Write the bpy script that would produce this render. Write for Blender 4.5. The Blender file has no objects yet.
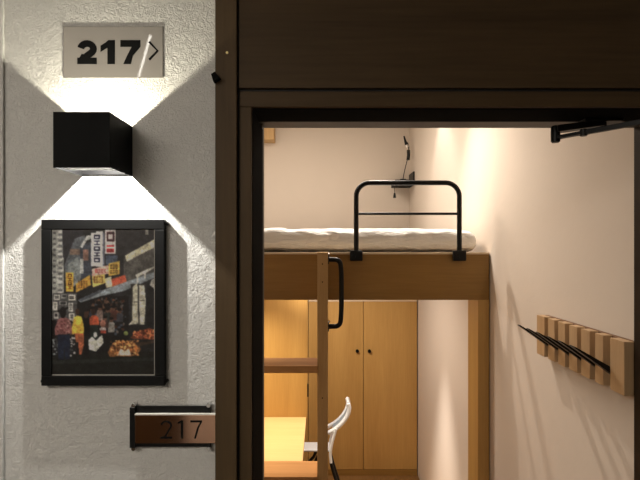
import bpy, bmesh, math, random
from mathutils import Vector, Matrix, noise
random.seed(7)
SC = bpy.context.scene
COL = SC.collection
F = 480.0; VX = 320.0; VY = 247.0; E = 1.82

def PX(x, D): return (x - VX) / F * D
def PZ(y, D): return E - (y - VY) / F * D
def srgb(r, g, b):
    f = lambda c: (c/255)/12.92 if c/255 <= .04045 else (((c/255)+.055)/1.055)**2.4
    return (f(r), f(g), f(b), 1)

# ------------------------------------------------------------------ materials
def new_mat(name, color, rough=.5, metal=0, spec=.5):
    m = bpy.data.materials.new(name); m.use_nodes = True
    b = m.node_tree.nodes['Principled BSDF']
    b.inputs['Base Color'].default_value = color if len(color) == 4 else (*color, 1)
    b.inputs['Roughness'].default_value = rough
    b.inputs['Metallic'].default_value = metal
    b.inputs['Specular IOR Level'].default_value = spec
    return m, m.node_tree, b

def add_bump(nt, b, scale=40, strength=.3, dist=.002, detail=4, stretch=(1, 1, 1)):
    tc = nt.nodes.new('ShaderNodeTexCoord'); mp = nt.nodes.new('ShaderNodeMapping')
    mp.inputs['Scale'].default_value = stretch
    nz = nt.nodes.new('ShaderNodeTexNoise'); nz.inputs['Scale'].default_value = scale; nz.inputs['Detail'].default_value = detail
    bp = nt.nodes.new('ShaderNodeBump'); bp.inputs['Strength'].default_value = strength; bp.inputs['Distance'].default_value = dist
    nt.links.new(tc.outputs['Object'], mp.inputs['Vector']); nt.links.new(mp.outputs[0], nz.inputs['Vector'])
    nt.links.new(nz.outputs['Fac'], bp.inputs['Height']); nt.links.new(bp.outputs[0], b.inputs['Normal'])
    return nz

def plain(name, color, rough=.5, metal=0, bump=None, spec=.5):
    m, nt, b = new_mat(name, color, rough, metal, spec)
    if bump: add_bump(nt, b, *bump)
    else:
        tc = nt.nodes.new('ShaderNodeTexCoord')
        nz = nt.nodes.new('ShaderNodeTexNoise'); nz.inputs['Scale'].default_value = 30
        nt.links.new(tc.outputs['Object'], nz.inputs['Vector'])
        mr = nt.nodes.new('ShaderNodeMapRange'); mr.inputs['To Min'].default_value = max(rough-.05, .02); mr.inputs['To Max'].default_value = min(rough+.05, 1)
        nt.links.new(nz.outputs['Fac'], mr.inputs['Value']); nt.links.new(mr.outputs[0], b.inputs['Roughness'])
    return m

def plaster(name, color, scale, strength, dist, rough=.85):
    m, nt, b = new_mat(name, color, rough, 0, .25)
    tc = nt.nodes.new('ShaderNodeTexCoord')
    warp = nt.nodes.new('ShaderNodeTexNoise'); warp.inputs['Scale'].default_value = scale*.35
    mix = nt.nodes.new('ShaderNodeVectorMath'); mix.operation = 'MULTIPLY_ADD'
    mix.inputs[1].default_value = (.03, .03, .03)
    nt.links.new(tc.outputs['Object'], warp.inputs['Vector'])
    nt.links.new(warp.outputs['Color'], mix.inputs[0]); nt.links.new(tc.outputs['Object'], mix.inputs[2])
    n1 = nt.nodes.new('ShaderNodeTexNoise'); n1.inputs['Scale'].default_value = scale; n1.inputs['Detail'].default_value = 3; n1.inputs['Roughness'].default_value = .6
    nt.links.new(mix.outputs[0], n1.inputs['Vector'])
    n2 = nt.nodes.new('ShaderNodeTexNoise'); n2.inputs['Scale'].default_value = scale*.3; n2.inputs['Detail'].default_value = 2
    nt.links.new(tc.outputs['Object'], n2.inputs['Vector'])
    r1 = nt.nodes.new('ShaderNodeValToRGB'); r1.color_ramp.elements[0].position = .36; r1.color_ramp.elements[1].position = .6
    nt.links.new(n1.outputs['Fac'], r1.inputs[0])
    ad = nt.nodes.new('ShaderNodeMath'); ad.operation = 'MULTIPLY_ADD'; ad.inputs[1].default_value = .6
    nt.links.new(r1.outputs[0], ad.inputs[0]); nt.links.new(n2.outputs['Fac'], ad.inputs[2])
    bp = nt.nodes.new('ShaderNodeBump'); bp.inputs['Strength'].default_value = strength; bp.inputs['Distance'].default_value = dist
    nt.links.new(ad.outputs[0], bp.inputs['Height']); nt.links.new(bp.outputs[0], b.inputs['Normal'])
    return m

def wood(name, c1, c2, axis='Z', scale=14, rough=.45, bump=.08, spec=.4, contrast=(.3, .7)):
    m, nt, b = new_mat(name, c1, rough, 0, spec)
    tc = nt.nodes.new('ShaderNodeTexCoord'); mp = nt.nodes.new('ShaderNodeMapping')
    s = {'X': (.05, 1, 1), 'Y': (1, .05, 1), 'Z': (1, 1, .05)}[axis]
    mp.inputs['Scale'].default_value = s
    nt.links.new(tc.outputs['Object'], mp.inputs['Vector'])
    n1 = nt.nodes.new('ShaderNodeTexNoise'); n1.inputs['Scale'].default_value = scale; n1.inputs['Detail'].default_value = 6; n1.inputs['Distortion'].default_value = .6
    n2 = nt.nodes.new('ShaderNodeTexNoise'); n2.inputs['Scale'].default_value = scale*14; n2.inputs['Detail'].default_value = 3
    nt.links.new(mp.outputs[0], n1.inputs['Vector']); nt.links.new(mp.outputs[0], n2.inputs['Vector'])
    mx = nt.nodes.new('ShaderNodeMix'); mx.inputs['Factor'].default_value = .35
    nt.links.new(n1.outputs['Fac'], mx.inputs['A']); nt.links.new(n2.outputs['Fac'], mx.inputs['B'])
    rp = nt.nodes.new('ShaderNodeValToRGB')
    rp.color_ramp.elements[0].position = contrast[0]; rp.color_ramp.elements[1].position = contrast[1]
    rp.color_ramp.elements[0].color = c2; rp.color_ramp.elements[1].color = c1
    nt.links.new(mx.outputs['Result'], rp.inputs[0]); nt.links.new(rp.outputs[0], b.inputs['Base Color'])
    bp = nt.nodes.new('ShaderNodeBump'); bp.inputs['Strength'].default_value = bump; bp.inputs['Distance'].default_value = .001
    nt.links.new(n2.outputs['Fac'], bp.inputs['Height']); nt.links.new(bp.outputs[0], b.inputs['Normal'])
    return m

M = {}
M['plaster_hall'] = plaster('textured hall plaster', (.70, .69, .66, 1), 200, .85, .0027)
M['plaster_room'] = plaster('painted room plaster', (.66, .575, .49, 1), 25, .12, .002)
M['ceiling'] = plain('ceiling paint', (.55, .53, .5, 1), .9)
M['carpet'] = plain('dark hall carpet', (.05, .045, .04, 1), .95, 0, (200, .6, .004))
M['dark_x'] = wood('dark stained wood horizontal', srgb(86, 68, 46), srgb(64, 50, 33), 'X', 10, .55, .25, .2)
M['dark_z'] = wood('dark stained wood vertical', srgb(88, 70, 47), srgb(66, 52, 34), 'Z', 10, .55, .25, .2)
M['groove'] = plain('black shadow gap filler', (.006, .005, .005, 1), .7)
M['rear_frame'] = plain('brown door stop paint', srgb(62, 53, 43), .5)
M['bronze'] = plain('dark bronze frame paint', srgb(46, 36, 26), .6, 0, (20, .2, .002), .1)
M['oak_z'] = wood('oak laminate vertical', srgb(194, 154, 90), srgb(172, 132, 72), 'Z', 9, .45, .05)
M['oak_x_shaded'] = wood('shaded oak laminate horizontal', srgb(160, 122, 62), srgb(136, 100, 46), 'X', 9, .45, .05)  # same oak made darker: shade on the bed's front board put into the colour
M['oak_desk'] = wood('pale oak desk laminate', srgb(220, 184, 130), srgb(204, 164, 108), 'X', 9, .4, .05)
M['oak_ladder'] = wood('solid oak ladder rail', srgb(200, 164, 112), srgb(172, 136, 86), 'Z', 16, .5, .1)
M['oak_tread'] = wood('solid oak ladder tread', srgb(196, 148, 100), srgb(168, 122, 78), 'X', 16, .85, .1, .05)
M['oak_edge'] = plain('pale oak edging', srgb(212, 190, 160), .5)
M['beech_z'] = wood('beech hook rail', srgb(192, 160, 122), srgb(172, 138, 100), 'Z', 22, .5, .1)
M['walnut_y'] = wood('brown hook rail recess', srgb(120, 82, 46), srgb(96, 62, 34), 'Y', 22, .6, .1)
M['floor_room'] = wood('room floor boards', srgb(150, 112, 66), srgb(120, 86, 48), 'Y', 7, .5, .1)
M['black'] = plain('black satin metal', (.004, .004, .004, 1), .4, spec=.25)
M['black_matte'] = plain('black powder coat', (.003, .003, .003, 1), .6, spec=.08)
M['frame_black'] = wood('black stained picture frame', srgb(18, 18, 18), srgb(10, 10, 10), 'X', 20, .6, .3, .15)
M['rubber'] = plain('black rubber', (.008, .008, .008, 1), .9, spec=.02)
M['inner_grey'] = plain('grey inner reflector paint', (.30, .29, .27, 1), .6)
M['brass'] = plain('small brass screw', (.9, .75, .35, 1), .3, 1)
M['chrome'] = plain('polished chrome', (.8, .8, .8, 1), .15, 1)
M['white_plastic'] = plain('silver white chair coating', (.75, .77, .80, 1), .3)
M['grey_panel'] = plain('blue grey chair panel', (.22, .26, .31, 1), .45)
M['ink'] = plain('black sign lettering', (.006, .006, .006, 1), .7, spec=.05)
M['cream'] = plain('off white mat board', (.75, .72, .66, 1), .6)

def linen(name, color):
    m, nt, b = new_mat(name, color, .85, 0, .2)
    b.inputs['Sheen Weight'].default_value = .2
    add_bump(nt, b, 16, .9, .02, 5, (1, 2.2, 2.6))
    return m
M['linen'] = linen('white bed linen', (.80, .78, .75, 1))
M['mattress'] = linen('off white mattress ticking', (.62, .58, .54, 1))

def brushed(name, color, rough):
    m, nt, b = new_mat(name, color, rough, 1)
    tc = nt.nodes.new('ShaderNodeTexCoord'); mp = nt.nodes.new('ShaderNodeMapping'); mp.inputs['Scale'].default_value = (2, 1, 260)
    nz = nt.nodes.new('ShaderNodeTexNoise'); nz.inputs['Scale'].default_value = 5; nz.inputs['Detail'].default_value = 4
    nt.links.new(tc.outputs['Object'], mp.inputs['Vector']); nt.links.new(mp.outputs[0], nz.inputs['Vector'])
    mr = nt.nodes.new('ShaderNodeMapRange'); mr.inputs['To Min'].default_value = rough*.7; mr.inputs['To Max'].default_value = rough*1.3
    nt.links.new(nz.outputs['Fac'], mr.inputs['Value']); nt.links.new(mr.outputs[0], b.inputs['Roughness'])
    rp = nt.nodes.new('ShaderNodeValToRGB')
    rp.color_ramp.elements[0].color = tuple(c*.82 for c in color[:3]) + (1,); rp.color_ramp.elements[1].color = color
    nt.links.new(nz.outputs['Fac'], rp.inputs[0]); nt.links.new(rp.outputs[0], b.inputs['Base Color'])
    return m
M['steel'] = brushed('brushed steel plate', (.32, .30, .265, 1), .5)
_b = M['steel'].node_tree.nodes['Principled BSDF']; _b.inputs['Coat Weight'].default_value = .5; _b.inputs['Coat Roughness'].default_value = .03
M['copper'] = brushed('brushed copper plate', (.82, .50, .35, 1), .10)

def emit(name, color, strength):
    m = bpy.data.materials.new(name); m.use_nodes = True; nt = m.node_tree
    nt.nodes.remove(nt.nodes['Principled BSDF'])
    e = nt.nodes.new('ShaderNodeEmission'); e.inputs['Color'].default_value = color; e.inputs['Strength'].default_value = strength
    nt.links.new(e.outputs[0], nt.nodes['Material Output'].inputs['Surface'])
    return m
M['led'] = emit('lit strip diffuser', (1, .95, .85, 1), 25)
M['led_small'] = emit('lit lamp lens', (1, .9, .72, 1), 3)

def glass_mat():
    m = bpy.data.materials.new('picture glass'); m.use_nodes = True; nt = m.node_tree
    nt.nodes.remove(nt.nodes['Principled BSDF'])
    t = nt.nodes.new('ShaderNodeBsdfTransparent'); g = nt.nodes.new('ShaderNodeBsdfGlossy'); g.inputs['Roughness'].default_value = .08
    fr = nt.nodes.new('ShaderNodeFresnel'); fr.inputs['IOR'].default_value = 1.45
    mx = nt.nodes.new('ShaderNodeMixShader')
    nt.links.new(fr.outputs[0], mx.inputs[0]); nt.links.new(t.outputs[0], mx.inputs[1]); nt.links.new(g.outputs[0], mx.inputs[2])
    nt.links.new(mx.outputs[0], nt.nodes['Material Output'].inputs['Surface'])
    return m
M['glass'] = glass_mat()

# ------------------------------------------------------------------ mesh helpers
class MB:
    def __init__(self): self.bm = bmesh.new()
    def _merge(self, t):
        me = bpy.data.meshes.new('tmp'); t.to_mesh(me); t.free(); self.bm.from_mesh(me); bpy.data.meshes.remove(me)
    def box(self, x0, x1, y0, y1, z0, z1, bev=0, seg=2, mat=None):
        t = bmesh.new(); bmesh.ops.create_cube(t, size=1)
        for v in t.verts:
            v.co = Vector(((x0+x1)/2 + v.co.x*(x1-x0), (y0+y1)/2 + v.co.y*(y1-y0), (z0+z1)/2 + v.co.z*(z1-z0)))
        if bev: bmesh.ops.bevel(t, geom=t.edges[:], offset=bev, segments=seg, affect='EDGES', profile=.6)
        if mat: t.transform(mat)
        self._merge(t); return self
    def cyl(self, p0, p1, r0, r1=None, n=24, bev=0):
        r1 = r0 if r1 is None else r1
        p0 = Vector(p0); p1 = Vector(p1); d = p1-p0
        t = bmesh.new(); bmesh.ops.create_cone(t, cap_ends=True, segments=n, radius1=r0, radius2=r1, depth=d.length)
        if bev: bmesh.ops.bevel(t, geom=[e for e in t.edges if all(abs(abs(v.co.z)-d.length/2) < 1e-6 for v in e.verts)], offset=bev, segments=2, affect='EDGES')
        q = d.to_track_quat('Z', 'Y').to_matrix().to_4x4()
        t.transform(Matrix.Translation((p0+p1)/2) @ q); self._merge(t); return self
    def tube(self, pts, r, n=12, smooth=0, closed=False, flat=None):
        pts = [Vector(p) for p in pts]
        for _ in range(smooth):
            q = [pts[0]]
            for a, b in zip(pts, pts[1:]): q += [a*.75+b*.25, a*.25+b*.75]
            q.append(pts[-1]); pts = q
        t = bmesh.new(); rings = []; ref = None
        for i, p in enumerate(pts):
            a = pts[max(i-1, 0)]; b = pts[min(i+1, len(pts)-1)]; d = (b-a).normalized()
            if ref is None: ref = d.orthogonal().normalized()
            ref = (ref - d*ref.dot(d)).normalized(); s = d.cross(ref)
            rings.append([t.verts.new(p + (ref*math.cos(2*math.pi*k/n) + s*math.sin(2*math.pi*k/n))*r) for k in range(n)])
        for a, b in zip(rings, rings[1:]):
            for k in range(n): t.faces.new((a[k], a[(k+1) % n], b[(k+1) % n], b[k]))
        t.faces.new(rings[0][::-1]); t.faces.new(rings[-1])
        self._merge(t); return self
    def prism(self, poly, y0, y1):      # polygon in XZ, extruded along Y
        self.step = getattr(self, 'step', 0)+1; y0 -= self.step*1.2e-5
        t = bmesh.new()
        a = [t.verts.new((x, y0, z)) for x, z in poly]; b = [t.verts.new((x, y1, z)) for x, z in poly]
        t.faces.new(a); t.faces.new(b[::-1]); n = len(poly)
        for k in range(n): t.faces.new((a[k], b[k], b[(k+1) % n], a[(k+1) % n]))
        bmesh.ops.recalc_face_normals(t, faces=t.faces[:])
        self._merge(t); return self
    def stroke(self, pts, w, y0, y1):   # constant width stroke in XZ
        L = []; R = []
        for i, p in enumerate(pts):
            a = Vector(pts[max(i-1, 0)]); b = Vector(pts[min(i+1, len(pts)-1)]); d = (b-a).normalized()
            n = Vector((-d.y, d.x))*w/2; L.append((p[0]+n.x, p[1]+n.y)); R.append((p[0]-n.x, p[1]-n.y))
        for i in range(len(pts)-1):
            self.prism([L[i], L[i+1], R[i+1], R[i]], y0, y1)
        return self
    def build(self, name, mat, parent=None, smooth=False, origin=None, label=None):
        bm = self.bm
        bmesh.ops.recalc_face_normals(bm, faces=bm.faces[:])
        if parent is not None: o0 = ORG[parent.name]
        elif origin is not None: o0 = Vector(origin)
        else:
            xs = [v.co.x for v in bm.verts]; ys = [v.co.y for v in bm.verts]; zs = [v.co.z for v in bm.verts]
            o0 = Vector(((min(xs)+max(xs))/2, (min(ys)+max(ys))/2, min(zs)))
        bm.transform(Matrix.Translation(-o0))
        me = bpy.data.meshes.new(name); bm.to_mesh(me); bm.free()
        for p in me.polygons: p.use_smooth = smooth
        if smooth:
            try: me.set_sharp_from_angle(angle=math.radians(40))
            except Exception: pass
        me.materials.append(M[mat] if isinstance(mat, str) else mat)
        o = bpy.data.objects.new(name, me); COL.objects.link(o)
        if parent is not None: o.parent = parent
        else: o.location = o0
        ORG[o.name] = o0
        if label: o['label'] = label
        return o
ORG = {}
def thing(name, label, cat, loc, group=None):
    o = bpy.data.objects.new(name, None); COL.objects.link(o); o.location = loc
    o.empty_display_size = .05
    o['label'] = label; o['category'] = cat
    if group: o['group'] = group
    ORG[o.name] = Vector(loc); return o
def tag(o, label, cat, group=None):
    o['label'] = label; o['category'] = cat
    if group: o['group'] = group
    return o
def struct(mb, name, mat, smooth=False):
    o = mb.build(name, mat, smooth=smooth); o['kind'] = 'structure'; return o

# ------------------------------------------------------------------ setting
WY = .95                                  # hall face of the wall
RW = .78; LW = -1.05; BY = 4.2; RH = 2.98 # room: right wall, left wall, back wall, ceiling
OX0 = PX(252, WY); OX1 = PX(634, 1.158); OZ = PZ(108, WY)
SX0 = PX(217, WY)                         # left edge of the dark stile
HX0, HX1, HY, HZ = -2.2, 2.2, -1.2, 2.6
struct(MB().box(HX0, HX1, HY, 1.158, -.05, 0), 'floor_hall', 'carpet')
struct(MB().box(LW-.1, RW+.1, 1.158, BY+.1, -.05, 0), 'floor', 'floor_room')
struct(MB().box(HX0, HX1, HY-.1, WY, HZ, HZ+.08), 'ceiling_hall', 'ceiling')
struct(MB().box(LW-.1, RW+.1, 1.158, BY+.1, RH, RH+.08), 'ceiling', 'ceiling')
struct(MB().box(HX0, SX0, WY, 1.158, 0, RH+.08), 'wall_hall_front', 'plaster_hall')
struct(MB().box(.84, HX1, WY, 1.158, 0, RH+.08), 'wall_hall_right', 'plaster_hall')
struct(MB().box(SX0, .84, WY+.02, 1.158, 2.5, RH+.08), 'wall_hall_above_door', 'plaster_hall')
struct(MB().box(HX0, HX1, HY-.1, HY, 0, HZ), 'wall_hall_behind', 'plaster_hall')
struct(MB().box(HX0-.1, HX0, HY-.1, WY, 0, HZ+.08), 'wall_hall_far_left', 'plaster_hall')
struct(MB().box(HX1, HX1+.1, HY-.1, WY, 0, HZ+.08), 'wall_hall_far_right', 'plaster_hall')
struct(MB().box(RW, RW+.1, 1.158, BY, 0, RH), 'wall_right', 'plaster_room')
struct(MB().box(LW-.1, LW, 1.158, BY, 0, RH), 'wall_left', 'plaster_room')
struct(MB().box(LW-.1, RW+.1, BY, BY+.1, 0, RH), 'wall_back', 'plaster_room')
# raised plaster return at the very left of the hall wall
struct(MB().box(HX0, PX(3.2, .945), .944, WY, 0, HZ, .002), 'trim_1', 'plaster_hall')
# unseen dark door added to darken part of the copper plate's reflection
struct(MB().box(-1.85, -.86, HY, HY+.03, 0, 2.1, .003), 'reflection_door', 'dark_z')

# dark wooden door surround
fx0 = PX(239, WY)
struct(MB().box(SX0, fx0-.0015, WY-.018, 1.158, 0, 2.5, .0015), 'trim_2', 'dark_z')
g = MB()
g.box(fx0-.0015, fx0+.002, WY-.004, WY+.02, 0, 2.5)
g.box(fx0, .84, WY-.004, WY+.02, PZ(92.5, WY), PZ(90, WY))
struct(g, 'trim_3', 'groove')
# overdoor panel
struct(MB().box(fx0+.002, .84, WY-.012, WY+.02, PZ(90, WY), 2.5, .0015), 'trim_4', 'dark_x')
# inner frame: head, left jamb, right jamb
struct(MB().box(fx0+.002, .84, WY-.008, 1.045, OZ, PZ(92.5, WY), .002), 'trim_5', 'dark_x')
struct(MB().box(fx0+.002, OX0, WY-.008, 1.118, 0, OZ, .002), 'trim_6', 'dark_z')
struct(MB().box(OX1, .84, WY-.008, 1.0, 0, OZ, .002), 'trim_7', 'dark_z')
# rear part of the frame
z2 = PZ(128, 1.158)
struct(MB().box(OX0+.001, OX1-.001, WY+.002, 1.045, OZ-.0025, OZ), 'trim_11', 'rubber')
struct(MB().box(OX0, OX0+.0015, WY+.002, 1.118, 0, OZ-.0025), 'trim_12', 'rubber')
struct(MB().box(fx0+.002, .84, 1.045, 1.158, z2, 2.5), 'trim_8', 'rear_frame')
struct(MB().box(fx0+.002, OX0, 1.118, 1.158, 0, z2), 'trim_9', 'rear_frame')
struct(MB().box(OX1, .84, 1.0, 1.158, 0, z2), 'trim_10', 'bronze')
# open door leaf, swung out into the hall, right of the frame
struct(MB().box(.80, .84, .06, .93, .01, 2.09, .002), 'door_1', 'dark_z')

# scratches and brass screw on the stile
mb = MB(); mb.cyl((PX(227, .93), .9322, PZ(52.5, .93)), (PX(227, .93), .9300, PZ(52.5, .93)), .0025)
tag(mb.build('screw', 'brass', smooth=True), 'tiny brass screw head set in the dark door stile', 'screw')
mb = MB()
zc = PZ(80.5, .945); xc = PX(217, .935)
mb.prism([(xc-.0085, zc+.004), (xc-.001, zc+.0085), (xc+.0085, zc-.003), (xc-.004, zc-.0105)], .920, .932)
mb.box(xc-.0075, xc-.0003, .932, .950, zc-.004, zc+.004)
tag(mb.build('rubber_bumper', 'rubber'), 'small black rubber bumper clipped on the edge of the dark stile', 'bumper')

# ------------------------------------------------------------------ room number plate 217
def digit2(x0, x1, z0, z1, w):
    cx = (x0+x1)/2; W = x1-x0; H = z1-z0; r = W/2-w/2
    pts = []
    for k in range(13):
        a = math.radians(172 - k*(172+35)/12)
        pts.append((cx+r*math.cos(a), z1-w/2-r*.86+r*.86*math.sin(a)))
    pts.append((x0+W*.42, z0+w*1.05)); 
    return pts
def draw_number(x0, x1, x2, x3, x4, x5, z0, z1, w, y0, y1, mb, heavy=True):
    p = digit2(x0, x1, z0, z1, w); mb.stroke(p, w, y0, y1)
    H = z1-z0
    if heavy: mb.prism([(x0, z0), (x0+w*.05, z0+w*.5), (p[-1][0]-w*.55, p[-1][1]+w*.5), (p[-1][0]+w*.8, p[-1][1]+.0005), (x0+w, z0+w*.4)], y0, y1)
    else: mb.stroke([p[-1], (x0+w*.6, z0+w*.5)], w, y0, y1)
    mb.prism([(x0, z0), (x0, z0+w*.95), (x1, z0+w*.95), (x1, z0)], y0, y1)
    # 1
    mb.prism([(x3-w*1.1, z0), (x3-w*.0, z0), (x3, z1), (x3-w*.95, z1), (x3-w*1.1, z1-w*.35)], y0, y1)
    mb.prism([(x3-w, z1-w*.05), (x3-w, z1-w*1.05), (x2, z1-w*1.75), (x2, z1-w*.85), (x3-w*1.35, z1-w*.35)], y0, y1)
    # 7
    mb.prism([(x4, z1), (x4, z1-w), (x5, z1-w), (x5, z1)], y0, y1)
    mb.prism([(x5-w*1.2, z1-w*.9), (x5, z1-w*.9), (x5, z1-w), (x5-(x5-x4)*.38, z0+H*.35), (x4+(x5-x4)*.52, z0), (x4+(x5-x4)*.52-w*1.1, z0), (x4+(x5-x4)*.36, z0+H*.38)], y0, y1)

D = .944
x0, x1, z0, z1 = PX(62, D), PX(162.3, D), PZ(77, D), PZ(25.3, D)
t = thing('room_number_plate', 'brushed steel plate with large black 217 and arrow above the wall lamp', 'sign', ((x0+x1)/2, .95, z0))
MB().box(x0, x1, D+.004, .9495, z0, z1, .0008).build('plate', 'steel', t)
mb = MB()
q = lambda x: PX(x, D)
draw_number(q(76.5), q(95.8), q(99.8), q(114), q(119.7), q(139.5), PZ(63.3, D), PZ(39.4, D), .0130, D+.0030, D+.0042, mb)
mb.build('lettering', 'ink', t, label='black 217 numerals')
mb = MB()
mb.stroke([(q(148.5), PZ(41, D)), (q(157), PZ(50, D)), (q(148.5), PZ(59, D))], .0042, D+.0030, D+.0042)
mb.build('arrow', 'ink', t, label='black right-pointing arrow')

# ------------------------------------------------------------------ sconce
DF = .846
sx0, sx1 = PX(82.3, WY), PX(132.6, WY); sz1, sz0 = PZ(126.6, WY), PZ(176.3, WY)
cx = (sx0+sx1)/2; th = .002
t = thing('wall_lamp', 'black cube wall lamp throwing light up and down the plaster wall', 'lamp', (cx, WY, sz0))
mb = MB()
mb.box(sx0, sx1, DF, DF+th, sz0, sz1)
mb.box(sx0, sx0+th, DF+th, WY-.0005, sz0, sz1); mb.box(sx1-th, sx1, DF+th, WY-.0005, sz0, sz1)
mb.box(sx0+th, sx1-th, WY-.004, WY-.0005, sz0+.003, sz1-.003)
mb.build('housing', 'black_matte', t)
zm0, zm1 = sz0+.047, sz1-.041
MB().box(sx0+th, sx1-th, DF+th, WY-.004, zm0+.004, zm1-.004).build('lamp_core', 'black_matte', t)
for za, zb in ((sz0+.001, sz0+.003), (sz1-.003, sz1-.001)):
    mb = MB(); mb.box(sx0+.014, sx1-th, DF+th, WY-.070, za, zb)
    mb.build('baffle', 'inner_grey', t)
for za, sgn in ((zm1-.004, 1), (zm0+.004, -1)):
    mb = MB(); mb.cyl((cx, WY-.052, za), (cx, WY-.052, za+sgn*.0012), .007)
    mb.build('lens', 'led_small', t)
def point(loc, power, color, r, name='lamp_light'):
    l = bpy.data.lights.new(name, 'POINT'); l.energy = power; l.color = color; l.shadow_soft_size = r
    o = bpy.data.objects.new(name, l); COL.objects.link(o); o.location = loc; return o
def spot(loc, target, power, color, r, ang, blend, name='spot_light'):
    l = bpy.data.lights.new(name, 'SPOT'); l.energy = power; l.color = color; l.shadow_soft_size = r
    l.spot_size = math.radians(ang); l.spot_blend = blend
    o = bpy.data.objects.new(name, l); COL.objects.link(o); o.location = loc
    o.rotation_euler = (Vector(target)-Vector(loc)).to_track_quat('-Z', 'Y').to_euler(); return o
WARMW = (1, .93, .78)
point((cx, WY-.052, zm1), 3.8, (1, .93, .74), .0025, 'wall_lamp_up_light')
point((cx, WY-.052, zm0), 8.2, (1, .97, .90), .0025, 'wall_lamp_down_light')

# ------------------------------------------------------------------ framed picture
D = .936
x0, x1, z0, z1 = PX(41, D), PX(164.5, D), PZ(386, D), PZ(219.5, D)
t = thing('framed_picture', 'black framed street market photograph hanging under the wall lamp', 'picture', ((x0+x1)/2, WY, z0))
fw = .0195
for (a, b, c, d) in ((x0, x1, z1-fw, z1), (x0, x1, z0, z0+fw), (x0, x0+fw, z0+fw, z1-fw), (x1-fw, x1, z0+fw, z1-fw)):
    MB().box(a, b, D, WY-.0008, c, d, .0016).build('frame_rail', 'frame_black', t)
MB().box(x0+fw-.001, x1-fw+.001, .9405, .9445, z0+fw-.001, z1-fw+.001).build('mat_board', 'cream', t)
# the print: painted colours of the printed photograph, drawn on a fine grid
gx0, gx1, gz0, gz1 = x0+fw, x1-fw-.0022, z0+fw+.0022, z1-fw
GW, GH = 204, 296
buf = [[(40, 40, 44)]*GW for _ in range(GH)]
def Z3(x, y): return ((x-45)/(312-45)*GW, (y-45)/(438-45)*GH)
def poly(pts, col, jit=0, alpha=1):
    P = [Z3(*p) for p in pts]; ys = [p[1] for p in P]
    for j in range(max(0, int(min(ys))), min(GH, int(max(ys))+1)):
        yy = j+.5; xs = []
        for a, b in zip(P, P[1:]+P[:1]):
            if (a[1] <= yy) != (b[1] <= yy): xs.append(a[0]+(yy-a[1])/(b[1]-a[1])*(b[0]-a[0]))
        xs.sort()
        for a, b in zip(xs[::2], xs[1::2]):
            for i in range(max(0, int(round(a))), min(GW, int(round(b)))):
                n = random.uniform(-jit, jit); o = buf[j][i]
                buf[j][i] = tuple(max(0, min(255, (c+n)*alpha + oc*(1-alpha))) for c, oc in zip(col, o))
def rc(x0, y0, x1, y1, col, jit=0): poly([(x0, y0), (x1, y0), (x1, y1), (x0, y1)], col, jit)
def el(cx, cy, rx, ry, col, jit=0): poly([(cx+rx*math.cos(k*.5236), cy+ry*math.sin(k*.5236)) for k in range(12)], col, jit)
def mottle(x0, y0, x1, y1, cols, n, s=(2, 5)):
    for _ in range(n):
        x = random.uniform(x0, x1); y = random.uniform(y0, y1); a = random.uniform(*s); b = random.uniform(*s)
        el(x, y, a, b, random.choice(cols), 8)
def glyphs(x0, y0, x1, y1, n, col, vertical=True):
    for k in range(n):
        if vertical: a, b = y0+(y1-y0)*k/n, y0+(y1-y0)*(k+.75)/n; X0, X1 = x0, x1
        else: X0, X1 = x0+(x1-x0)*k/n, x0+(x1-x0)*(k+.75)/n; a, b = y0, y1
        w = max(1.6, (X1-X0)*.2)
        if k % 2 == 0: rc(X0, a, X0+w, b, col); rc(X0, b-w, X1, b, col); rc(X1-w, a, X1, b, col); rc(X0, a, X1, a+w, col)
        else: rc(X0, a, X1, a+w, col); rc((X0+X1)/2-w/2, a, (X0+X1)/2+w/2, b, col); rc(X0, b-w, X1, b, col)
rc(45, 45, 312, 438, (44, 45, 50), 5)
rc(45, 45, 76, 290, (168, 170, 165), 8)
for k in range(13):
    rc(47, 52+k*15, 56, 58+k*15, (96, 98, 102)); rc(60, 50+k*15, 73, 54+k*15, (204, 204, 198)); rc(62, 57+k*15, 72, 62+k*15, (112, 114, 118))
poly([(72, 45), (128, 45), (120, 110), (95, 150), (74, 120)], (52, 52, 62), 6)
poly([(104, 70), (132, 60), (128, 160), (112, 190), (80, 190), (78, 140)], (104, 112, 120), 10)
poly([(118, 95), (140, 80), (150, 80), (150, 170), (122, 190)], (74, 82, 98), 6)
poly([(86, 140), (112, 120), (122, 150), (120, 185), (90, 210)], (140, 148, 150), 10)
rc(126, 100, 140, 130, (150, 110, 96), 10); rc(118, 125, 128, 165, (196, 200, 198), 6); rc(92, 98, 118, 114, (146, 120, 104), 10)
poly([(118, 92), (136, 62), (150, 60), (150, 68), (136, 76), (124, 96)], (204, 208, 206), 6)
rc(205, 45, 312, 300, (54, 54, 60), 5)
poly([(232, 120), (312, 88), (312, 170), (232, 200)], (100, 98, 94), 5)
poly([(236, 116), (312, 72), (312, 94), (240, 132)], (214, 208, 176), 8)
rc(288, 45, 296, 60, (150, 150, 140), 5)
rc(147, 54, 160, 145, (226, 228, 230), 4); rc(160, 50, 178, 146, (226, 228, 230), 4); rc(152, 60, 172, 136, (216, 220, 224)); glyphs(155, 60, 170, 138, 5, (38, 38, 70))
rc(177, 54, 183, 145, (120, 124, 140), 5)
rc(184, 45, 211, 112, (232, 224, 220), 4); rc(188, 52, 208, 78, (90, 50, 60), 5); rc(192, 58, 204, 72, (226, 216, 214)); rc(188, 88, 207, 93, (196, 50, 50)); rc(188, 97, 207, 108, (190, 46, 48), 8)
rc(185, 116, 216, 140, (88, 104, 128), 8)
poly([(150, 152), (192, 142), (194, 165), (150, 172)], (226, 184, 170), 8); glyphs(158, 152, 188, 163, 4, (196, 80, 80), False)
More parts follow.
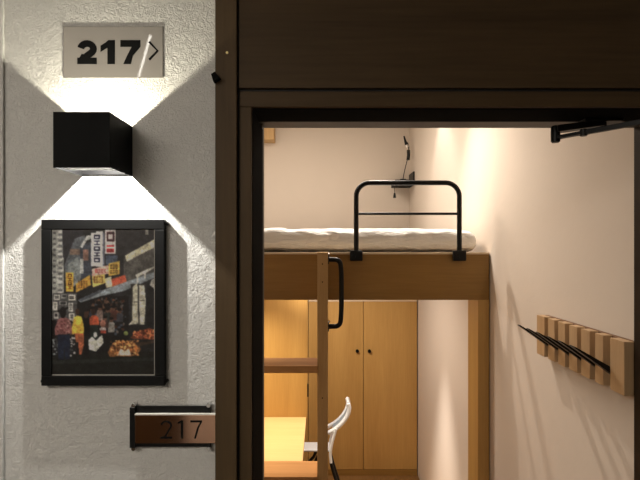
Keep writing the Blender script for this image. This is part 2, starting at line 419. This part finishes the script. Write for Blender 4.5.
poly([(193, 138), (222, 130), (222, 166), (193, 172)], (228, 186, 70), 6); glyphs(197, 140, 218, 152, 3, (80, 46, 20), False); glyphs(197, 155, 218, 165, 3, (80, 46, 20), False)
rc(82, 162, 101, 214, (230, 176, 46), 5); glyphs(87, 166, 97, 210, 4, (110, 66, 10))
poly([(108, 192), (144, 168), (147, 196), (108, 216)], (224, 170, 52), 6); glyphs(113, 184, 140, 204, 4, (120, 66, 16), False)
poly([(149, 172), (183, 166), (186, 190), (152, 202)], (236, 206, 104), 6); glyphs(154, 173, 180, 190, 4, (130, 76, 20), False)
poly([(198, 180), (236, 168), (240, 186), (200, 206)], (220, 96, 60), 8); poly([(184, 178), (200, 172), (202, 200), (186, 204)], (236, 216, 180), 6)
rc(46, 218, 110, 292, (92, 92, 94), 8)
for (a, b, c, d, col) in ((50, 222, 66, 236, (196, 196, 188)), (70, 220, 84, 232, (150, 152, 150)), (88, 222, 106, 238, (206, 202, 192)), (48, 242, 60, 264, (210, 206, 196)), (64, 240, 84, 250, (170, 170, 168)), (88, 244, 100, 268, (190, 190, 184)), (50, 270, 62, 286, (180, 178, 172)), (90, 272, 104, 290, (206, 204, 196))):
    rc(a, b, c, d, col, 5); glyphs(a+3, b+3, c-3, d-3, 2, (60, 60, 64))
rc(110, 225, 245, 385, (34, 34, 38), 6)
poly([(112, 236), (170, 212), (230, 190), (312, 160), (312, 176), (232, 212), (172, 226), (120, 243)], (150, 160, 168), 8)
poly([(112, 236), (172, 208), (176, 214), (122, 240)], (96, 104, 116), 6)
poly([(262, 168), (312, 144), (312, 150), (266, 176)], (214, 212, 200), 5); rc(266, 174, 270, 190, (214, 212, 200)); rc(286, 160, 290, 178, (214, 212, 200))
rc(250, 192, 290, 304, (70, 70, 66), 5)
poly([(256, 200), (268, 190), (270, 300), (244, 304), (254, 292)], (196, 192, 172), 8); poly([(272, 196), (286, 196), (290, 240), (286, 302), (274, 302)], (206, 202, 184), 8)
rc(258, 240, 270, 243, (110, 106, 94)); rc(274, 236, 287, 239, (110, 106, 94))
rc(292, 190, 312, 320, (44, 44, 48), 5); poly([(304, 182), (312, 178), (312, 206), (300, 196)], (176, 174, 166), 6)
mottle(140, 232, 235, 330, [(96, 54, 40), (60, 60, 70), (120, 110, 104), (44, 36, 34), (150, 84, 52), (80, 92, 110), (26, 26, 30)], 170, (2, 5))
mottle(140, 236, 215, 275, [(30, 24, 24), (120, 86, 66), (24, 22, 24)], 40, (3, 5))
for (a, b, h, col) in ((150, 262, 30, (64, 70, 92)), (170, 258, 34, (140, 120, 110)), (190, 264, 30, (52, 60, 58)), (206, 258, 32, (104, 60, 50)), (222, 266, 28, (70, 74, 84)), (200, 290, 34, (150, 146, 140)), (184, 286, 26, (90, 66, 60))):
    poly([(a-8, b+9), (a-5, b+5), (a+5, b+5), (a+8, b+9), (a+9, b+h), (a-9, b+h)], col, 8); el(a, b, 5, 7, (120, 84, 66), 8); el(a, b-4, 5.5, 4, (22, 18, 18), 3)
poly([(45, 385), (312, 375), (312, 438), (45, 438)], (36, 39, 38), 4); poly([(45, 400), (312, 392), (312, 400), (45, 410)], (54, 58, 56), 4)
rc(45, 290, 56, 360, (26, 24, 30), 4); mottle(92, 290, 104, 390, [(190, 190, 186), (90, 96, 96), (60, 62, 60)], 30, (2, 4)); mottle(46, 340, 60, 385, [(150, 158, 160), (80, 84, 84)], 18, (2, 4))
poly([(60, 290), (70, 284), (82, 284), (92, 289), (99, 318), (95, 334), (92, 328), (59, 330), (54, 334), (52, 316)], (158, 100, 98), 10); mottle(58, 290, 92, 326, [(186, 140, 136), (120, 62, 66)], 30, (1.5, 3)); el(74, 270, 8, 16, (26, 22, 24), 3); poly([(60, 264), (88, 254), (88, 260), (62, 270)], (24, 20, 22))
poly([(60, 330), (92, 330), (92, 396), (80, 398), (78, 345), (76, 398), (62, 398)], (36, 48, 78), 6)
poly([(103, 283), (112, 278), (122, 281), (127, 300), (130, 322), (125, 328), (104, 328), (98, 330), (98, 306)], (224, 182, 44), 6); el(112, 268, 6, 9, (70, 42, 30), 4); poly([(104, 326), (128, 326), (130, 352), (122, 384), (116, 384), (114, 350), (108, 350)], (196, 106, 62), 8)
poly([(128, 286), (142, 286), (144, 330), (140, 385), (130, 385)], (22, 22, 26), 3); el(134, 276, 6, 9, (90, 56, 44), 5)
poly([(143, 284), (150, 278), (160, 278), (167, 284), (168, 304), (144, 305)], (200, 88, 48), 8); el(153, 268, 6, 9, (66, 42, 34), 5); rc(144, 304, 166, 340, (40, 54, 50), 5)
el(178, 315, 9, 6, (200, 190, 186), 8); el(178, 300, 8, 10, (168, 110, 92), 8); rc(172, 318, 186, 326, (200, 74, 48), 6)
poly([(140, 345), (150, 335), (160, 346), (176, 330), (180, 352), (160, 376), (142, 370)], (212, 212, 200), 12); el(158, 330, 5, 8, (196, 200, 196), 6)
poly([(190, 378), (205, 350), (262, 344), (278, 370), (262, 388), (196, 390)], (150, 96, 48), 14)
mottle(198, 346, 270, 386, [(222, 150, 76), (200, 120, 54), (120, 66, 34), (238, 184, 110), (90, 52, 30)], 150, (1.5, 3.5))
el(238, 326, 6, 6, (130, 146, 70), 8); poly([(216, 386), (224, 368), (236, 374), (246, 368), (252, 386)], (226, 208, 190), 10)
poly([(248, 340), (262, 322), (300, 312), (312, 318), (312, 344)], (150, 74, 44), 12); mottle(256, 318, 312, 340, [(206, 100, 56), (226, 140, 80), (110, 54, 34)], 80, (1.5, 3.5))
poly([(262, 352), (312, 346), (312, 352), (268, 362)], (80, 62, 50), 5)
for j in range(GH):
    for i in range(GW):
        n = 1 + .28*noise.noise(Vector((i*.31, j*.27, 3.1))) + .25*noise.noise(Vector((i*.09, j*.11, 8.4)))
        buf[j][i] = tuple(min(255, c*n) for c in buf[j][i])
# soften, as in the small print
for _ in range(3):
    nb = [row[:] for row in buf]
    for j in range(1, GH-1):
        for i in range(1, GW-1):
            nb[j][i] = tuple((buf[j][i][c]*4+buf[j-1][i][c]+buf[j+1][i][c]+buf[j][i-1][c]+buf[j][i+1][c])/8 for c in range(3))
    buf = nb
me = bpy.data.meshes.new('print')
o0 = ORG[t.name]; vs = []; fs = []
for j in range(GH):
    for i in range(GW):
        vs.append((gx0+(gx1-gx0)*i/(GW-1)-o0.x, .9398-o0.y, gz1-(gz1-gz0)*j/(GH-1)-o0.z))
for j in range(GH-1):
    for i in range(GW-1):
        a = j*GW+i; fs.append((a, a+GW, a+GW+1, a+1))
me.from_pydata(vs, [], fs)
ca = me.color_attributes.new('Ink', 'FLOAT_COLOR', 'POINT')
flat = []
for row in buf:
    for c in row:
        c = srgb(*c); L = .3*c[0]+.6*c[1]+.1*c[2]; gn = 2.1*(L+.12)/(L+.32); flat += [min(1, gn*(k*.88+L*.12)) for k in c[:3]] + [1]
ca.data.foreach_set('color', flat)
m, nt, b = new_mat('printed photograph', (.5, .5, .5, 1), .45)
at = nt.nodes.new('ShaderNodeVertexColor'); at.layer_name = 'Ink'; nt.links.new(at.outputs[0], b.inputs['Base Color'])
me.materials.append(m)
o = bpy.data.objects.new('print', me); COL.objects.link(o); o.parent = t; o['label'] = 'faded colour print of people at a street market'
MB().box(x0+fw-.002, x1-fw+.002, .9376, .9386, z0+fw-.002, z1-fw+.002).build('glass_pane', 'glass', t)
for (px, py) in ((41.5, 381.5), (166, 381.5), (166, 224)):
    xx, zz = PX(px, .94), PZ(py, .94)
    MB().cyl((xx, .941, zz), (xx, WY-.0008, zz), .0032, n=16, bev=.0008).build('mounting_pin', 'black', t, smooth=True)

# ------------------------------------------------------------------ lower number sign in black holder
D = .934
hx0, hx1, hz0, hz1 = PX(131, .941), PX(211, .941), PZ(447, .941), PZ(406, .941)
t = thing('door_number_sign', 'copper 217 plate in a black holder on standoffs beside the door', 'sign', ((hx0+hx1)/2, WY, hz0))
mb = MB(); mb.box(hx0, hx1, .941, .944, hz0, hz1, .0008)
mb.build('backing_plate', 'black', t)
for xx in (hx0+.006, hx1-.004):
    for zz in (hz0-.002, hz1+.002):
        mb = MB(); mb.cyl((xx, .936, zz), (xx, WY-.0005, zz), .0042, n=20, bev=.0008); mb.build('standoff', 'chrome', t, smooth=True)
mb = MB(); mb.box(hx0, hx0+.0105, .9335, .941, hz0+.001, hz1-.001, .0008)
mb.build('side_rail', 'black', t)
cx0, cx1, cz0, cz1 = PX(134.8, D), PX(215.8, D), PZ(443.5, D), PZ(415, D)
MB().box(cx0, cx1, D, .9405, cz0, cz1, .0008).build('name_plate', 'copper', t, label='polished copper plate')
MB().box(cx0, cx1, D-.0012, D+.004, cz1, cz1+.0026).build('edge_strip', 'cream', t, label='top edge strip with lamp glint in its pale colour')  # glint of the polished edge under the lamp, put into a pale colour
mb = MB()
w = .0034; dy = D-.0008; zb, zt = PZ(438.5, D), PZ(420.5, D)
q = lambda x: PX(x, D)
p2 = digit2(q(160.5), q(172), zb, zt, w); mb.stroke(p2, w, dy, D+.0003); mb.stroke([p2[-1], (q(161.5), zb+w*.5)], w, dy, D+.0003); mb.stroke([(q(160.5), zb+w/2), (q(172), zb+w/2)], w, dy, D+.0003)
mb.stroke([(q(178), zt-.005), (q(182), zt-w*.3)], w*.9, dy, D+.0003); mb.stroke([(q(182), zt), (q(182), zb)], w*1.3, dy, D+.0003)
mb.stroke([(q(190.5), zt-w/2), (q(202), zt-w/2)], w, dy, D+.0003); mb.stroke([(q(201.3), zt-w*.6), (q(198), PZ(428, D)), (q(195), zb)], w, dy, D+.0003)
mb.build('lettering', 'ink', t, label='thin black 217 numerals')

# ------------------------------------------------------------------ door closer arms
t = thing('door_closer', 'black jointed door closer arm under the head of the doorway', 'door closer', (.585, 1.04, OZ))
zc = PZ(137, 1.04); ex = PX(555.5, 1.04)
MB().box(.56, .64, 1.012, 1.044, OZ-.009, OZ-.0030, .001).build('mounting_plate', 'black', t)
def bar(p0, p1, w, h):
    p0 = Vector(p0); p1 = Vector(p1); d = p1-p0
    mt = Matrix.Translation((p0+p1)/2) @ d.to_track_quat('X', 'Z').to_matrix().to_4x4()
    return MB().box(-d.length/2, d.length/2, -w/2, w/2, -h/2, h/2, .001, mat=mt)
bar((.605, 1.03, OZ-.010), (ex, 1.04, zc+.016), .026, .014).build('upper_arm', 'black', t)
MB().cyl((.605, 1.03, OZ-.018), (.605, 1.03, OZ-.004), .009, bev=.001).build('pivot', 'black', t, smooth=True)
MB().cyl((ex, 1.04, zc-.012), (ex, 1.04, zc+.024), .0095, bev=.002).build('elbow', 'black', t, smooth=True)
pa = Vector((ex, 1.04, zc-.002)); pb = Vector((.745, .775, zc+.006))
mid = pa.lerp(pb, .16)
bar(pa, mid, .014, .007).build('forearm', 'black', t)
MB().cyl(mid-Vector((0, 0, .007)), mid+Vector((0, 0, .007)), .0075, bev=.001).build('adjuster', 'black', t, smooth=True)
bar(mid, pb, .010, .010).build('forearm_rod', 'black', t)
MB().box(.745, .7995, .66, .86, zc-.030, zc+.030, .003).build('closer_body', 'black', t)

# ------------------------------------------------------------------ loft bed
DB = 2.2
px = lambda x: PX(x, DB); pz = lambda y: PZ(y, DB)
t = thing('loft_bed', 'oak loft bed platform raised over the desk and wardrobe', 'bed', (0, DB, 0))
bt = pz(253)
MB().box(LW+.003, RW-.004, DB, DB+.03, pz(300), bt-.006, .001).build('front_board', 'oak_x_shaded', t)
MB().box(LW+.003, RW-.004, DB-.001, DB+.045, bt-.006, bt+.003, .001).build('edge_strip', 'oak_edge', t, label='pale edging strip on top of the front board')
MB().box(LW+.003, RW-.004, DB+.045, BY-.002, bt-.035, bt, .001).build('platform', 'oak_x_shaded', t)
MB().box(px(478), RW-.004, DB, DB+.148, 0, pz(300), .001).build('post', 'oak_z', t)
MB().box(LW+.003, LW+.053, DB, DB+.148, 0, pz(300), .001).build('post', 'oak_z', t)
MB().box(LW+.05, RW-.05, 4.13, 4.17, bt-.2, bt-.035).build('rear_rail', 'oak_x_shaded', t)

# mattress and duvet
def soft(x0, x1, y0, y1, z0, z1, rad, nx, ny, nz, amp, seed, sag=None):
    mb = MB(); t_ = bmesh.new()
    def grid_pt(u, v, w): return Vector((x0+(x1-x0)*u, y0+(y1-y0)*v, z0+(z1-z0)*w))
    bmesh.ops.create_cube(t_, size=1)
    cuts = {0: nx, 1: ny, 2: nz}
    for ax, n in cuts.items():
        for k in range(1, n):
            co = [0, 0, 0]; co[ax] = -0.5+k/n; no = [0, 0, 0]; no[ax] = 1
            bmesh.ops.bisect_plane(t_, geom=t_.verts[:]+t_.edges[:]+t_.faces[:], plane_co=co, plane_no=no)
    for v in t_.verts:
        p = grid_pt(v.co.x+.5, v.co.y+.5, v.co.z+.5)
        c = Vector((min(max(p.x, x0+rad), x1-rad), min(max(p.y, y0+rad), y1-rad), min(max(p.z, z0+min(rad, (z1-z0)/2)), z1-min(rad, (z1-z0)/2))))
        d = p-c
        if d.length > 1e-6: p = c + d.normalized()*min(d.length, rad)
        n = noise.noise(Vector((p.x*5+seed, p.y*5, p.z*9))) + .5*noise.noise(Vector((p.x*14+seed, p.y*9, p.z*24))) + .3*noise.noise(Vector((p.x*22+p.z*60, p.y*16, p.z*30+seed)))
        cc = grid_pt(.5, .5, .5); dd = Vector((0, -1 if p.y < y0+.06 else 0, 1 if p.z > (z0+z1)/2 else 0))
        p += dd*n*amp
        if sag: p = sag(p)
        v.co = p
    mb._merge(t_); return mb
def sag(p):
    e = max(0, (p.x-.60)/.15)
    if p.z > bt+.05: p.z -= .018*e*e
    if p.x < -.16: p.z += .006*math.exp(-((p.x+.21)/.06)**2)
    return p
mb = soft(LW+.02, .752, DB+.055, 4.0, bt+.004, bt+.1165, .046, 170, 30, 12, .0065, 11, sag)
dv = mb.build('mattress', 'linen', smooth=True); tag(dv, 'thin mattress wrapped in rumpled white linen on the loft bed', 'mattress')

# guard rail
t = thing('guard_rail', 'black bent tube guard rail clamped on the bed edge', 'guard rail', (px(407), DB, bt))
gy = DB-.0135; r = .0112
xa, xb, zt = px(356), px(458.5), pz(183.2); R = .062
pts = [(xa, gy, bt-.02), (xa, gy, zt-R)]
for k in range(1, 8):
    a = math.pi - k*math.pi/16; pts.append((xa+R+R*math.cos(a), gy, zt-R+R*math.sin(a)))
pts.append((xa+R, gy, zt)); pts.append((xb-R, gy, zt))
for k in range(1, 8):
    a = math.pi/2 - k*math.pi/16; pts.append((xb-R+R*math.cos(a), gy, zt-R+R*math.sin(a)))
pts += [(xb, gy, zt-R), (xb, gy, bt-.02)]
MB().tube(pts, r, 16).build('hoop', 'black', t, smooth=True)
MB().tube([(xa, gy, pz(214)), (xb, gy, pz(214))], .0060, 12).build('crossbar', 'black', t, smooth=True)
for xx in (xa, xb):
    c = MB().box(xx-.029, xx+.029, DB-.027, DB-.0015, bt-.036, bt+.012, .006, 3)
    c = c.build('clamp', 'black', t)
    MB().cyl((xx, DB-.030, bt-.016), (xx, DB-.027, bt-.016), .006).build('bolt', 'black', c, smooth=True)

# ladder
DL = 2.06
t = thing('ladder', 'oak ladder with broad treads leaning on the loft bed front', 'ladder', (-.22, 2.11, 0))
rx0, rx1 = PX(317.3, DL), PX(328, DL); ltop = PZ(252.3, DL)
for k, (a, b) in enumerate(((rx0, rx1), (-.50, -.454))):
    rl = MB().box(a, b, DL, DB-.004, 0, ltop, .002).build('rail', 'oak_ladder', t)
    for zz in (264, 282, 398):
        MB().cyl(((a+b)/2-.001, DL-.0012, PZ(zz, DL)), ((a+b)/2-.001, DL+.001, PZ(zz, DL)), .0028, n=12).build('screw', 'rubber', rl)
ztr = PZ(366, DL-.02)
for k in range(3):
    zz = ztr - k*(PZ(366, DL-.02)-PZ(477, DL-.02))
    MB().box(-.456, rx0+.001, DL-.02, DB-.006, zz-.031, zz, .003).build('tread', 'oak_tread', t)
hx = rx1; hy = DL+.05
zt_, zb_ = PZ(259.5, hy), PZ(326.5, hy); xo = PX(341.5, hy)
pts = [(hx+.003, hy, zt_), (hx+.014, hy, zt_), (xo-.012, hy, zt_-.001), (xo, hy, zt_-.030), (xo, hy, zb_+.030), (xo-.012, hy, zb_+.001), (hx+.014, hy, zb_), (hx+.003, hy, zb_)]
h = MB().tube(pts, .0108, 16, smooth=3).build('grab_handle', 'black', t, smooth=True)
for zz in (zt_, zb_):
    MB().box(hx, hx+.005, hy-.014, hy+.014, zz-.02, zz+.02, .0015).build('flange', 'black', h)
    MB().cyl((hx+.003, hy-.006, zz+.023), (hx+.008, hy-.006, zz+.025), .006, n=16, bev=.001).build('cap', 'chrome', h, smooth=True)

# ------------------------------------------------------------------ desk and side panel below the bed
ZD = .77
DD = (E-ZD)*F/(417-VY)          # back edge of the desk
t = thing('desk', 'pale oak desk top lit from above beneath the loft bed', 'desk', (-.5, 2.5, 0))
xr = PX(306.2, DD)
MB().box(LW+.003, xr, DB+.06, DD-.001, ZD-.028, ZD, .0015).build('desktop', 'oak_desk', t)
MB().box(LW+.06, LW+.085, DB+.16, DD-.05, 0, ZD-.028).build('side_panel', 'oak_z', t)
MB().box(xr-.05, xr-.028, DD-.16, DD-.02, 0, ZD-.028).build('leg', 'oak_z', t)
t2 = thing('partition_panel', 'oak partition panel standing behind the lit desk', 'panel', (-.5, DD, 0))
MB().box(LW+.003, PX(307.2, DD), DD, DD+.02, ZD-.028, pz(300)-.002, .001).build('board', 'oak_z', t2)
MB().box(PX(307.2, DD), PX(307.2, DD)+.009, DD+.001, DD+.019, PZ(397, DD), PZ(384.5, DD), .001).build('latch', 'black', t2)

# wardrobe
DW = 3.82
wx = lambda x: PX(x, DW); wz = lambda y: PZ(y, DW)
t = thing('wardrobe', 'two door oak wardrobe with small black knobs beneath the bed', 'wardrobe', ((wx(308)+RW)/2, 4.0, 0))
xl, xm, xrr = wx(308.5), wx(363.3), RW-.006
wt = wz(299.0); db = wz(469.5)
MB().box(xl, xrr, DW+.021, BY-.004, .0, wt, .001).build('cabinet_body', 'oak_z', t)
MB().box(xl, xrr, DW-.002, DW+.021, wt-.020, wt, .001).build('top_rail', 'oak_edge', t, label='pale top rail')
MB().box(xl, xrr, DW+.002, DW+.021, 0, db-.003, .001).build('plinth', 'oak_x_shaded', t)
for k, (a, b) in enumerate(((xl, xm-.0022), (xm+.0022, xrr-.002))):
    d = MB().box(a, b, DW, DW+.019, db, wt-.022, .0015).build('door', 'oak_z', t)
    kx = wx(357.2) if k == 0 else wx(369.3); kz = wz(350.8)
    MB().cyl((kx, DW-.003, kz), (kx, DW, kz), .012).cyl((kx, DW-.022, kz), (kx, DW-.003, kz), .015, .009, bev=.003).build('knob', 'rubber', d, smooth=True)
# left part of the wardrobe wall: plain cupboard behind the panel
t = thing('cupboard', 'oak cupboard mostly hidden left of the wardrobe behind the desk panel', 'cupboard', ((LW+xl)/2, 4.0, 0))
MB().box(LW+.004, xl-.004, DW+.021, BY-.004, 0, wt).build('cabinet_body', 'oak_z', t)
MB().box(LW+.004, xl-.004, DW, DW+.019, db, wt-.012).build('door', 'oak_z', t)

# ------------------------------------------------------------------ folding chair
DC = 3.30
t = thing('folding_chair', 'silver white folding chair with curved backrest tucked behind the ladder', 'chair', (-.05, DC, 0))
cX = lambda x, D=3.14: PX(x, D); cZ = lambda y, D=3.14: PZ(y, D)
back = [(328, 433), (334, 430), (340, 425.5), (345.5, 419), (348.5, 413), (349.4, 408), (348.2, 403.5)]
n0, n1 = 3.14, 3.25
mb = MB()
bb = [(cX(x), cZ(y)) for x, y in back]
for yy in (n0, n1): mb.tube([(x, yy, z) for x, z in bb], .014, 12, smooth=2)
mb.tube([(bb[-1][0], n0, bb[-1][1]), (bb[-1][0], n1, bb[-1][1])], .010, 12)
mb.build('backrest_frame', 'white_plastic', t, smooth=True)
mb = MB()
for a, b in zip(bb[1:-1], bb[2:]): 
    mb.box(-.5, .5, -.5, .5, -.5, .5) if False else None
L = [(x-.006, z+.002) for x, z in bb[1:]]; Rr = [(x-.001, z-.001) for x, z in bb[1:]]
mb.prism(L + Rr[::-1], n0+.008, n1-.008)
mb.build('backrest', 'grey_panel', t)
seat_z = cZ(450)
MB().box(-.36, cX(330), n0, n1+.02, seat_z-.014, seat_z, .006, 3).build('seat', 'white_plastic', t, smooth=True)
for yy in (n0-.012, n1+.012):
    rear = [(cX(336), yy, cZ(428)), (cX(332.5), yy, cZ(440)), (cX(330), yy, cZ(452)), (cX(331), yy, cZ(462)), (.02+cX(331), yy, cZ(474)), (.20, yy, .012)]
    fr = [(bb[0][0], yy, bb[0][1]), (cX(329.5), yy, cZ(448)), (cX(318), yy, cZ(455)), (cX(312), yy, cZ(468)), (-.20, yy, .25), (-.30, yy, .012)]
    MB().tube(rear[:4], .0095, 12, smooth=2).build('backrest_strut', 'white_plastic', t, smooth=True)
    lg = MB().tube(rear[3:], .0110, 12, smooth=2).build('leg', 'black', t, smooth=True)
    MB().cyl((.198, yy, .0), (.198, yy, .03), .014, .013).build('foot_cap', 'rubber', lg)
    lg = MB().tube(fr[2:], .0105, 12, smooth=1).build('leg', 'black', t, smooth=True)
    MB().cyl((-.298, yy, .0), (-.298, yy, .03), .014, .013).build('foot_cap', 'rubber', lg)

# ------------------------------------------------------------------ hook rack on the right wall
rXf = .74
t = thing('hook_rack', 'wooden slatted hook rack with black flip hooks on the right wall', 'hook rack', (RW, 1.4, 1.457))
slats = [(1.168, 1.225), (1.255, 1.292), (1.317, 1.361), (1.382, 1.426), (1.450, 1.492), (1.515, 1.558), (1.583, 1.639)]
rz0, rz1 = E-.363, E-.231
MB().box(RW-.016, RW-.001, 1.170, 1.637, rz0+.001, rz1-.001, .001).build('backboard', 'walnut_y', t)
for a, b in slats:
    MB().box(rXf, RW-.016, a, b, rz0, rz1, .0015).build('slat', 'beech_z', t)
for (a, b), (c, d) in zip(slats, slats[1:]):
    m_ = (b+c)/2; hw = (c-b)/2-.002
    p0 = Vector((RW-.020, m_, E-.325)); p1 = Vector((.651, m_, E-.256)); dv_ = p1-p0
    mt = Matrix.Translation((p0+p1)/2) @ dv_.to_track_quat('X', 'Z').to_matrix().to_4x4()
    h = MB(); t_ = bmesh.new(); L_ = dv_.length
    # tapering tongue: thick at the pivot, thin at the tip
    P = [(-L_/2, -.008), (-L_/2, .008), (L_/2, .0015), (L_/2, -.0015)]
    va = [t_.verts.new((x, -hw, z)) for x, z in P]; vb = [t_.verts.new((x, hw, z)) for x, z in P]
    t_.faces.new(va); t_.faces.new(vb[::-1])
    for k in range(4): t_.faces.new((va[k], vb[k], vb[(k+1) % 4], va[(k+1) % 4]))
    t_.transform(mt); h._merge(t_)
    h.build('hook', 'black', t)

# ------------------------------------------------------------------ bedside shelf, lamp and cord in the far corner
DS = 3.93
t = thing('corner_shelf', 'small black shelf on the right wall near the far corner', 'shelf', (RW, 4.0, E+.5))
MB().box(PX(395.5, DS), RW-.001, DS, BY-.03, PZ(184.5, DS), PZ(179.5, DS), .002).build('shelf_board', 'black_matte', t)
mb = MB(); mb.box(RW-.012, RW-.001, DS+.02, BY-.05, PZ(180, DS), PZ(171, DS), .001); mb.build('upstand', 'black', t)
t = thing('reading_lamp', 'small dark reading lamp on a thin stem above the corner shelf', 'lamp', (PX(403, 4.0), 4.0, PZ(179, 4.0)))
c4 = lambda x, y: (PX(x, 4.0), 4.0, PZ(y, 4.0))
zsh = PZ(179.5, DS)+.0005
MB().cyl((c4(403, 179)[0], 4.0, zsh), (c4(403, 179)[0], 4.0, zsh+.012), .028, bev=.002).build('base', 'black', t, smooth=True)
MB().tube([(c4(403, 179)[0], 4.0, zsh+.01), c4(404.5, 171), c4(407.5, 159)], .0035, 10, smooth=1).build('stem', 'black', t, smooth=True)
MB().tube([c4(408, 160), c4(408.6, 155), c4(408.4, 150)], .0135, 14).build('switch', 'black', t, smooth=True)
MB().tube([c4(408.4, 151), c4(409, 146), c4(407, 142)], .004, 10, smooth=2).build('neck', 'black', t, smooth=True)
mb = MB(); mb.cyl(c4(406.8, 146.5), c4(404, 136), .014, .006, bev=.002); mb.build('lamp_head', 'black', t, smooth=True)
mb = MB(); mb.cyl(c4(407.2, 147.5), c4(406.6, 145), .016, .016); mb.build('lamp_rim', 'chrome', t, smooth=True)
t = thing('hanging_plug', 'black plug dangling on a thin cord below the corner shelf', 'plug', (PX(395, DS), DS, PZ(197, DS)))
MB().tube([(PX(396.5, DS), DS-.004, PZ(182, DS)), (PX(394.2, DS), DS-.006, PZ(186, DS)), (PX(394.5, DS), DS-.006, PZ(194, DS))], .0022, 8, smooth=2).build('cord', 'black', t, smooth=True)
MB().cyl((PX(394.5, DS), DS-.006, PZ(198, DS)), (PX(394.5, DS), DS-.006, PZ(193, DS)), .013, .007, bev=.002).build('plug_body', 'black', t, smooth=True)

# wooden box high on the left
mb = MB(); mb.box(LW+.003, PX(273.8, 4.05), 4.05, BY-.003, PZ(139.5, 4.05), RH-.004, .003)
tag(mb.build('wall_cabinet', 'oak_ladder'), 'oak cabinet end high up in the left corner over the bed', 'cabinet')

# unseen strip light, added and slanted to give the steel plate its streak
t = thing('added_strip_light', 'unseen slim lit strip added at a slant on the hall ceiling for the plate streak', 'light', (-.72, -.05, HZ))
pA = Vector((-.606, .18, HZ-.012)); pB = Vector((-.86, -.35, HZ-.012))
bar(pA, pB, .030, .022).build('light_housing', 'black', t)
bar(pA-Vector((0, 0, .0125)), pB-Vector((0, 0, .0125)), .009, .003).build('diffuser', 'led', t)

# ------------------------------------------------------------------ lights
WARM = (1, .89, .77)
def area(loc, target, sx, sy, power, color, name):
    l = bpy.data.lights.new(name, 'AREA'); l.shape = 'RECTANGLE'; l.size = sx; l.size_y = sy; l.energy = power; l.color = color
    o = bpy.data.objects.new(name, l); COL.objects.link(o); o.location = loc
    o.rotation_euler = (Vector(target)-Vector(loc)).to_track_quat('-Z', 'Y').to_euler(); return o
spot((.34, 2.62, RH-.03), (.54, 1.82, RH-1.83), 62, WARM, .016, 80, .9, 'bed_ceiling_light')
spot((.60, 3.05, RH-.03), (.60, 3.0, 0), 13, (1, .92, .84), .03, 75, .6, 'corner_ceiling_light')
area((-.30, 2.75, RH-.02), (-.30, 2.75, 0), .8, .5, 19, WARM, 'bed_fill_light')  # unseen soft fill, added to even out light on the right wall
spot((.50, 2.98, bt-.06), (.50, 2.98, 0), 230, (1, .9, .8), .08, 42, 1.0, 'underbed_light')
spot((-.40, 2.56, bt-.06), (-.40, 2.60, 0), 44, (1, .86, .62), .03, 110, 1.0, 'desk_light')
area((-.05, 3.0, bt-.05), (.15, 3.2, 0), .4, .3, 13, WARM, 'underbed_fill_light')
area((-1.2, -.7, HZ-.02), (-1.1, -.5, 0), 1.0, .4, 18, (1, .91, .80), 'hall_fill_light')  # unseen fill, added to lift the hall's general light level
spot((-.55, -1.12, 1.75), (-.55, -1.16, 0), 32, (1, .9, .78), .02, 90, .5, 'copper_fill_light')  # unseen spot, added to brighten the wall mirrored in the copper plate

w = bpy.data.worlds.new('World'); SC.world = w; w.use_nodes = True
w.node_tree.nodes['Background'].inputs[0].default_value = (.5, .48, .45, 1)
w.node_tree.nodes['Background'].inputs[1].default_value = .02

# ------------------------------------------------------------------ camera
cam = bpy.data.cameras.new('camera'); co = bpy.data.objects.new('camera', cam); COL.objects.link(co)
co.location = (0, 0, E); co.rotation_euler = (math.pi/2, 0, 0)
cam.sensor_fit = 'HORIZONTAL'; cam.sensor_width = 36; cam.lens = 36*F/640
cam.shift_y = (VY-240)/640
cam.clip_start = .01
SC.camera = co
SC.view_settings.view_transform = 'Standard'; SC.view_settings.look = 'None'; SC.view_settings.gamma = 1
SC.view_settings.use_curve_mapping = False
SC.view_settings.exposure = .45
